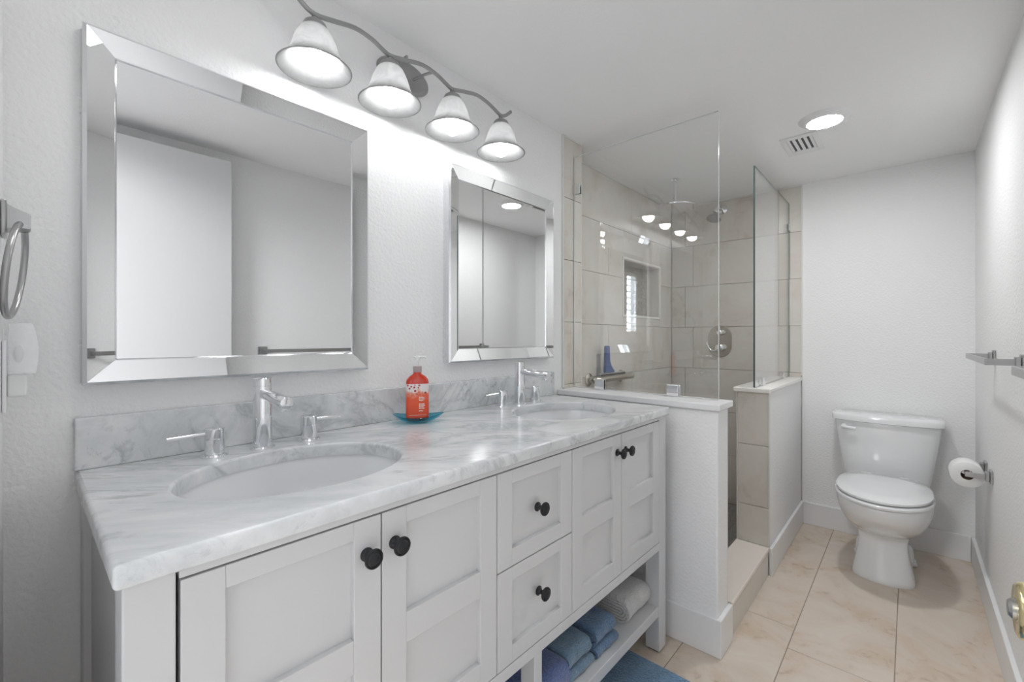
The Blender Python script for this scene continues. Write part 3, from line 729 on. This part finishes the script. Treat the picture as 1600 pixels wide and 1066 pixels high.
b = B(); tube(b, cr([(SX+.008, 2.135, .932), (SX+.035, 2.136, .932), (SX+.052, 2.155, .932), (SX+.056, 2.19, .932), (SX+.056, 2.46, .932), (SX+.056, 2.545, .932)], 5), .0185, 20); tube(b, [(SX+.008, 2.50, .932), (SX+.05, 2.50, .932)], .0185, 16); obj('bar', b, M['nickel_w'], gb, smooth=True, angle=50)
sq = thing('squeegee', 'blue handled squeegee standing on the grab bar in the shower', 'squeegee', (SX+.056, 2.30, .951))
b = B(); box(b, SX+.046, SX+.060, 2.175, 2.455, .9575, .967, .002); obj('blade_channel', b, M['chrome'], sq)
b = B(); box(b, SX+.0585, SX+.0605, 2.175, 2.455, .9515, .958); obj('blade', b, M['rubber'], sq)
b = B(); prism(b, [(2.222, .967), (2.225, .985), (2.228, 1.02), (2.230, 1.118), (2.234, 1.122), (2.268, 1.122), (2.272, 1.118), (2.272, 1.03), (2.290, 1.000), (2.325, .974), (2.332, .967)], SX+.044, SX+.060, 'x', .003); obj('handle', b, M['blueplastic'], sq, smooth=True, label='blue plastic handle')

# ------------------------------------------------------------------ toilet
TX = 1.137
toi = thing('toilet', 'white two-piece toilet with closed lid against the far wall', 'toilet', (TX, 2.95, 0))
def egg(bm, hw, f, bk, z, n=56, yc=None, pe=2.0, be=2.6, x=TX):
    yc = yc if yc else min(bk-.04, f+(bk-f)*.52); out = []
    for i in range(n):
        a = 2*PI*i/n; c_, s_ = math.cos(a), math.sin(a)
        e = pe if s_ < 0 else be
        xx = hw*math.copysign(abs(c_)**(2/e), c_); yy = math.copysign(abs(s_)**(2/e), s_)*((yc-f) if s_ < 0 else (bk-yc))
        out.append(bm.verts.new((x+xx, yc+yy, z)))
    return out
def loft(bm, rings, cap=True):
    for a, c in zip(rings, rings[1:]):
        for i in range(len(a)): bm.faces.new((a[i], a[(i+1) % len(a)], c[(i+1) % len(a)], c[i]))
    if cap: bm.faces.new(list(reversed(rings[0]))); bm.faces.new(rings[-1])
secs = [(.118, 2.722, 3.140, 0), (.1185, 2.720, 3.140, .012), (.114, 2.727, 3.135, .04), (.102, 2.745, 3.12, .10), (.093, 2.760, 3.10, .16), (.092, 2.765, 3.095, .195), (.100, 2.745, 3.10, .222), (.122, 2.695, 3.105, .245), (.147, 2.640, 3.12, .275), (.165, 2.595, 3.13, .31), (.1765, 2.562, 3.14, .345), (.181, 2.548, 3.15, .375), (.181, 2.546, 3.15, .398), (.177, 2.552, 3.145, .4045)]
b = B(); ss = cr([s for s in secs], 3); loft(b, [egg(b, hw, f, bk, z, be=3.0, yc=2.80+.0*z) for hw, f, bk, z in ss]); obj('bowl', b, M['porc'], toi, smooth=True, angle=60)
b = B()   # trapway bulge low on each side and foot lugs
for s in (-1, 1):
    tube(b, cr([(TX+s*.070, 2.86, .035), (TX+s*.084, 2.93, .075), (TX+s*.082, 3.01, .095), (TX+s*.075, 3.08, .05)], 5), .03, 16)
    box(b, TX+s*.105-.022, TX+s*.105+.022, 3.03, 3.10, 0, .022, .008)
obj('trapway', b, M['porc'], toi, smooth=True, angle=60)
for s in (-1, 1):
    b = B(); sph(b, (TX+s*.110, 3.065, .024), .014); obj('bolt_cap', b, M['porc'], toi, smooth=True)
b = B(); loft(b, [egg(b, hw, f, bk, z, pe=2.05, be=3.2, yc=2.80) for hw, f, bk, z in ((.178, 2.542, 3.045, .4055), (.186, 2.533, 3.05, .409), (.187, 2.531, 3.05, .418), (.183, 2.536, 3.045, .4235))]); obj('seat', b, M['porc'], toi, smooth=True, angle=50)
b = B(); loft(b, [egg(b, hw, f, bk, z, pe=2.05, be=3.2, yc=2.80) for hw, f, bk, z in ((.172, 2.550, 3.030, .4275), (.181, 2.540, 3.04, .4315), (.181, 2.540, 3.04, .440), (.174, 2.548, 3.033, .4455), (.12, 2.62, 2.98, .4495), (.03, 2.77, 2.84, .4505))]); obj('seat_lid', b, M['porc'], toi, smooth=True, angle=50)
for s in (-1, 1):
    b = B(); cyl(b, (TX+s*.075-.02, 3.050, .432), (TX+s*.075+.02, 3.050, .432), .011, 16, .002); obj('hinge', b, M['porc'], toi, smooth=True)
def tankring(bm, hw, yf, yb, z, bow, n=40):
    """rounded rectangle, bowed front"""
    out = []
    for i in range(n):
        a = 2*PI*i/n; c_, s_ = math.cos(a), math.sin(a); e = 6
        X = math.copysign(abs(c_)**(2/e), c_); Y = math.copysign(abs(s_)**(2/e), s_)
        y = (yf+yb)/2+(yb-yf)/2*Y
        if Y < 0: y -= bow*(1-X*X)*(-Y)
        out.append(bm.verts.new((TX+hw*X, y, z)))
    return out
b = B(); loft(b, [tankring(b, *p) for p in ((.165, 3.135, 3.285, .385, .012), (.180, 3.122, 3.29, .390, .016), (.186, 3.118, 3.292, .42, .018), (.205, 3.110, 3.294, .56, .022), (.222, 3.105, 3.295, .69, .025), (.223, 3.105, 3.295, .704, .025))]); tk = obj('tank', b, M['porc'], toi, smooth=True, angle=50)
b = B(); loft(b, [tankring(b, *p) for p in ((.226, 3.102, 3.297, .7045, .026), (.236, 3.093, 3.30, .709, .028), (.237, 3.092, 3.30, .733, .028), (.232, 3.097, 3.298, .742, .027), (.210, 3.115, 3.29, .746, .020))]); obj('tank_lid', b, M['porc'], tk, smooth=True, angle=50)
b = B(); sph(b, (TX-.176, 3.090, .672), .015, sy=.8); tube(b, cr([(TX-.180, 3.076, .673), (TX-.158, 3.066, .672), (TX-.122, 3.062, .668)], 4), .0095, 12); obj('flush_lever', b, M['porc'], tk, smooth=True)
b = B(); box(b, TX-.12, TX+.12, 3.10, 3.20, .395, .386+.004); obj('tank_gasket', b, M['rubber'], toi)

# ------------------------------------------------------------------ toilet paper and holder, towel bars
def post(bm, y, z, xt, w2=.011, h2=.006, x1=XR):
    box(bm, xt, x1-.008, y-w2*.5, y+w2*.5, z-h2*1.6, z+h2*1.6, .001)
th = thing('toilet_paper_holder', 'brushed nickel toilet paper holder on the right wall', 'holder', (XR, 2.76, .585))
for y in (2.665, 2.845):
    b = B(); box(b, XR-.009, XR-.0005, y-.026, y+.026, .570, .622, .002); box(b, XR-.022, XR-.009, y-.018, y+.018, .578, .614, .002); pl = obj('wall_plate', b, M['nickel'], th)
    b = B(); box(b, 1.408, XR-.018, y-.004, y+.004, .583, .603, .0012); obj('arm', b, M['nickel'], pl)
b = B(); cyl(b, (1.418, 2.672, .592), (1.418, 2.838, .592), .008, 16); obj('roller', b, M['nickel'], th, smooth=True)
tp = thing('toilet_paper_roll', 'white toilet paper roll hanging on the nickel holder', 'toilet paper', (1.418, 2.755, .582))
b = B(); lathe(b, [(.021, 0), (.052, 0), (.0535, .0015), (.0535, .1025), (.052, .104), (.021, .104), (.021, 0)], (1.418, 2.703, .582), (0, 1, 0), 48, cap=False); obj('paper', b, M['paper'], tp, smooth=True, angle=50)
b = B(); lathe(b, [(.0195, 0), (.0208, 0), (.0208, .104), (.0195, .104), (.0195, 0)], (1.418, 2.703, .582), (0, 1, 0), 40, cap=False); obj('cardboard_core', b, M['board'], tp, smooth=True)
def towel_bar(ya, yb, label):
    z = 1.095; t = thing('towel_bar', label, 'towel bar', (XR, (ya+yb)/2, z), 'towel bars on the right wall')
    for y in (ya, yb):
        b = B(); box(b, XR-.008, XR-.0005, y-.024, y+.024, z-.024, z+.024, .002); box(b, XR-.020, XR-.008, y-.016, y+.016, z-.016, z+.016, .002); p = obj('wall_plate', b, M['nickel'], t)
        b = B(); box(b, 1.410, XR-.018, y-.0035, y+.0035, z-.010, z+.010, .001); obj('arm', b, M['nickel'], p)
    b = B(); box(b, 1.406, 1.412, ya-.004, yb+.004, z-.010, z+.010, .001); obj('bar', b, M['nickel'], t)
towel_bar(.895, 1.500, 'flat nickel towel bar on the right wall, the one nearer the doorway')
towel_bar(1.985, 2.590, 'flat nickel towel bar on the right wall, the one nearer the toilet')

# ------------------------------------------------------------------ towel ring and night light on the near wall
tr = thing('towel_ring', 'brushed nickel towel ring at the left edge, above the night light', 'towel ring', (.17, YN, 1.355))
b = B(); box(b, .143, .197, YN+.0005, YN+.007, 1.330, 1.384, .002); obj('wall_plate', b, M['nickel'], tr)
b = B(); prism(b, [(YN+.006, 1.338), (YN+.006, 1.380), (YN+.014, 1.3745), (.0095, 1.366), (.0095, 1.343), (YN+.016, 1.343)], .150, .190, 'x', .0015); obj('post', b, M['nickel'], tr)
b = B(); pts = []
for k in range(48):
    a = 2*PI*k/48; r = .0745
    px = r*math.sin(a)*.92; pz = -r+r*math.cos(a)
    pts.append((.170+px, .000-px*.12+pz*.10, 1.352+pz))
tube(b, pts, .0045, 12, closed=True); obj('ring', b, M['nickel'], tr, smooth=True)
nl = thing('night_light', 'clear ribbed plug-in night light at the left edge below the towel ring', 'night light', (.10, YN, 1.13))
b = B(); box(b, .066, .134, YN+.0005, YN+.006, 1.045, 1.165, .002); obj('outlet_plate', b, M['whiteplastic'], nl)
b = B(); box(b, .078, .122, YN+.006, .006, 1.070, 1.108, .003); obj('base', b, M['whiteplastic'], nl)
b = B(); nn = 14
prof = []
for k in range(nn*2+1):
    f = k/(nn*2); z = 1.109+.085*f; bulge = .0055*math.sin(PI*(.12+.83*(1-f)*.9)); rib = .0012 if k % 2 else 0
    prof.append((z, .0125+bulge*1.2-.004*f**3+rib))
fr_ = [b.verts.new((.070, y, z)) for z, y in prof]; fl_ = [b.verts.new((.130, y, z)) for z, y in prof]
bk_r = [b.verts.new((.070, YN+.008, z)) for z, y in prof]; bk_l = [b.verts.new((.130, YN+.008, z)) for z, y in prof]
for i in range(len(prof)-1):
    b.faces.new((fr_[i], fl_[i], fl_[i+1], fr_[i+1])); b.faces.new((fr_[i], fr_[i+1], bk_r[i+1], bk_r[i])); b.faces.new((fl_[i], bk_l[i], bk_l[i+1], fl_[i+1]))
b.faces.new((fr_[-1], fl_[-1], bk_l[-1], bk_r[-1]))
obj('shade', b, M['nl_shade'], nl, smooth=False, label='clear ribbed shade')
b = B(); sph(b, (.10, -.004, 1.142), .006, sz=2.6, n=16); obj('lamp', b, M['whiteplastic'], nl, smooth=True)

# ------------------------------------------------------------------ ceiling light and vent
cl = thing('ceiling_light', 'round white flush LED ceiling light beside the vent grille', 'light', (.955, 2.375, H))
b = B(); lathe(b, [(.0985, H-.0003), (.097, H-.0015), (.090, H-.0065), (.074, H-.0165), (.068, H-.019), (.0662, H-.0187), (.0662, H-.0003)], (.955, 2.375, 0), n=64, cap=False); obj('trim_ring', b, M['trim'], cl, smooth=True, angle=50)
b = B(); lathe(b, [(.0658, H-.012), (.0658, H-.0180), (.001, H-.0183)], (.955, 2.375, 0), n=64); obj('diffuser', b, M['ledglow'], cl, smooth=True)
vt = thing('ceiling_vent', 'white square ceiling vent grille with dark slots near the round light', 'vent', (.835, 2.618, H))
vx0, vx1, vy0, vy1 = .760, .912, 2.488, 2.745; sx0, sx1, sy0, sy1 = .782, .890, 2.520, 2.690
b = B()
box(b, vx0, sx0, vy0, vy1, H-.007, H-.0005, .001); box(b, sx1, vx1, vy0, vy1, H-.007, H-.0005, .001)
box(b, sx0, sx1, vy0, sy0, H-.007, H-.0005, .001); box(b, sx0, sx1, sy1, vy1, H-.007, H-.0005, .001)
obj('grille_frame', b, M['trim'], vt)
b = B(); box(b, sx0, sx1, sy0, sy1, H-.0018, H-.0006); obj('duct_opening', b, M['black'], vt)
for k in range(5):
    x = sx0+.008+k*.0235
    b = B(); prism(b, [(x-.007, H-.0085), (x-.0035, H-.0085), (x+.0045, H-.0025), (x+.003, H-.0022)], sy0, sy1, 'y'); obj('slat', b, M['trim'], vt)

# ------------------------------------------------------------------ open door with a brass knob, doorway casing
b = B(); box(b, 1.372, 1.407, .012, .714, .012, 2.062, .002); dr = struct('door_1', b, M['doorpaint'])
ORI[dr.name] = Vector((0, 0, 0))
b = B(); KY, KZ = .648, .905
lathe(b, [(.032, -.0058), (.032, .004), (.026, .008), (.012, .011), (.011, .022), (.0145, .030), (.0235, .040), (.0275, .052), (.0275, .060), (.0255, .0655), (.0225, .0675), (.011, .067), (.010, .0655)], (1.378, KY, KZ), (-1, 0, 0), 40, cap=False)
kb = obj('door_knob', b, M['brass'], dr, smooth=True, angle=50)
b = B(); lathe(b, [(.0095, .060), (.0095, .070), (.007, .0725), (.001, .073)], (1.378, KY, KZ), (-1, 0, 0), 24); obj('lock_button', b, M['nickel'], kb, smooth=True)
b = B()
box(b, .47, .545, YN, YN+.004, 0, 2.15-.02, .001)
box(b, .54, .556, YN-WT, YN+.001, 0, 2.085); box(b, 1.414, 1.43, YN-WT, YN, 0, 2.085); box(b, .556, 1.414, YN-WT, YN, 2.069, 2.085)
struct('trim_7', b, M['trim'])

# ------------------------------------------------------------------ the room beyond the doorway (seen only in reflections)
b = B(); box(b, -.6, 1.95, -3.2, YN-WT, -.06, 0); struct('floor_bedroom', b, M['carpet'])
b = B(); box(b, -.7, 1.95, -3.2, YN-WT, 2.35, 2.45); struct('ceiling_bedroom', b, M['ceiling'])
b = B(); box(b, -.7, -.6, -3.2, YN-WT, 0, 2.35); struct('wall_bedroom_left', b, M['bedwall'])
WX, wy0, wy1, wz0, wz1 = 1.75, -2.33, -2.02, 1.24, 2.06
b = B(); box(b, WX, WX+.1, -3.2, wy0, 0, 2.35); box(b, WX, WX+.1, wy1, YN-WT, 0, 2.35); box(b, WX, WX+.1, wy0, wy1, 0, wz0); box(b, WX, WX+.1, wy0, wy1, wz1, 2.35); struct('wall_bedroom_right', b, M['bedwall'])
b = B(); box(b, -.7, .02, -3.2, -3.1, 0, 2.35); box(b, 1.98-.03, WX+.1, -3.2, -3.1, 0, 2.35) if False else box(b, 1.72, WX+.1, -3.2, -3.1, 0, 2.35)
box(b, .02, 1.72, -3.2, -3.1, 0, 2.35); struct('wall_bedroom_back', b, M['bedwall'])
b = B(); box(b, -.7, -.0, YN-WT-.0, YN, 0, 2.35); box(b, XR, WX+.1, YN-WT, YN, 0, 2.35); box(b, -.7, WX+.1, YN-WT, YN, H, 2.35) ; struct('wall_bedroom_front', b, M['wall'])
b = B(); box(b, WX+.005, WX+.03, wy0, wy0+.02, wz0, wz1); box(b, WX+.005, WX+.03, wy1-.02, wy1, wz0, wz1)
box(b, WX+.005, WX+.03, wy0, wy1, wz0, wz0+.02); box(b, WX+.005, WX+.03, wy0, wy1, wz1-.02, wz1); wn = struct('window_1', b, M['trim'])
ORI[wn.name] = Vector((0, 0, 0))
k = wz0+.05
while k < wz1-.03:
    b = B(); prism(b, [(WX-.020, k-.012), (WX-.018, k-.016), (WX+.045, k+.012), (WX+.043, k+.016)], wy0+.02, wy1-.02, 'y'); obj('shutter_louver', b, M['trim'], wn); k += .088
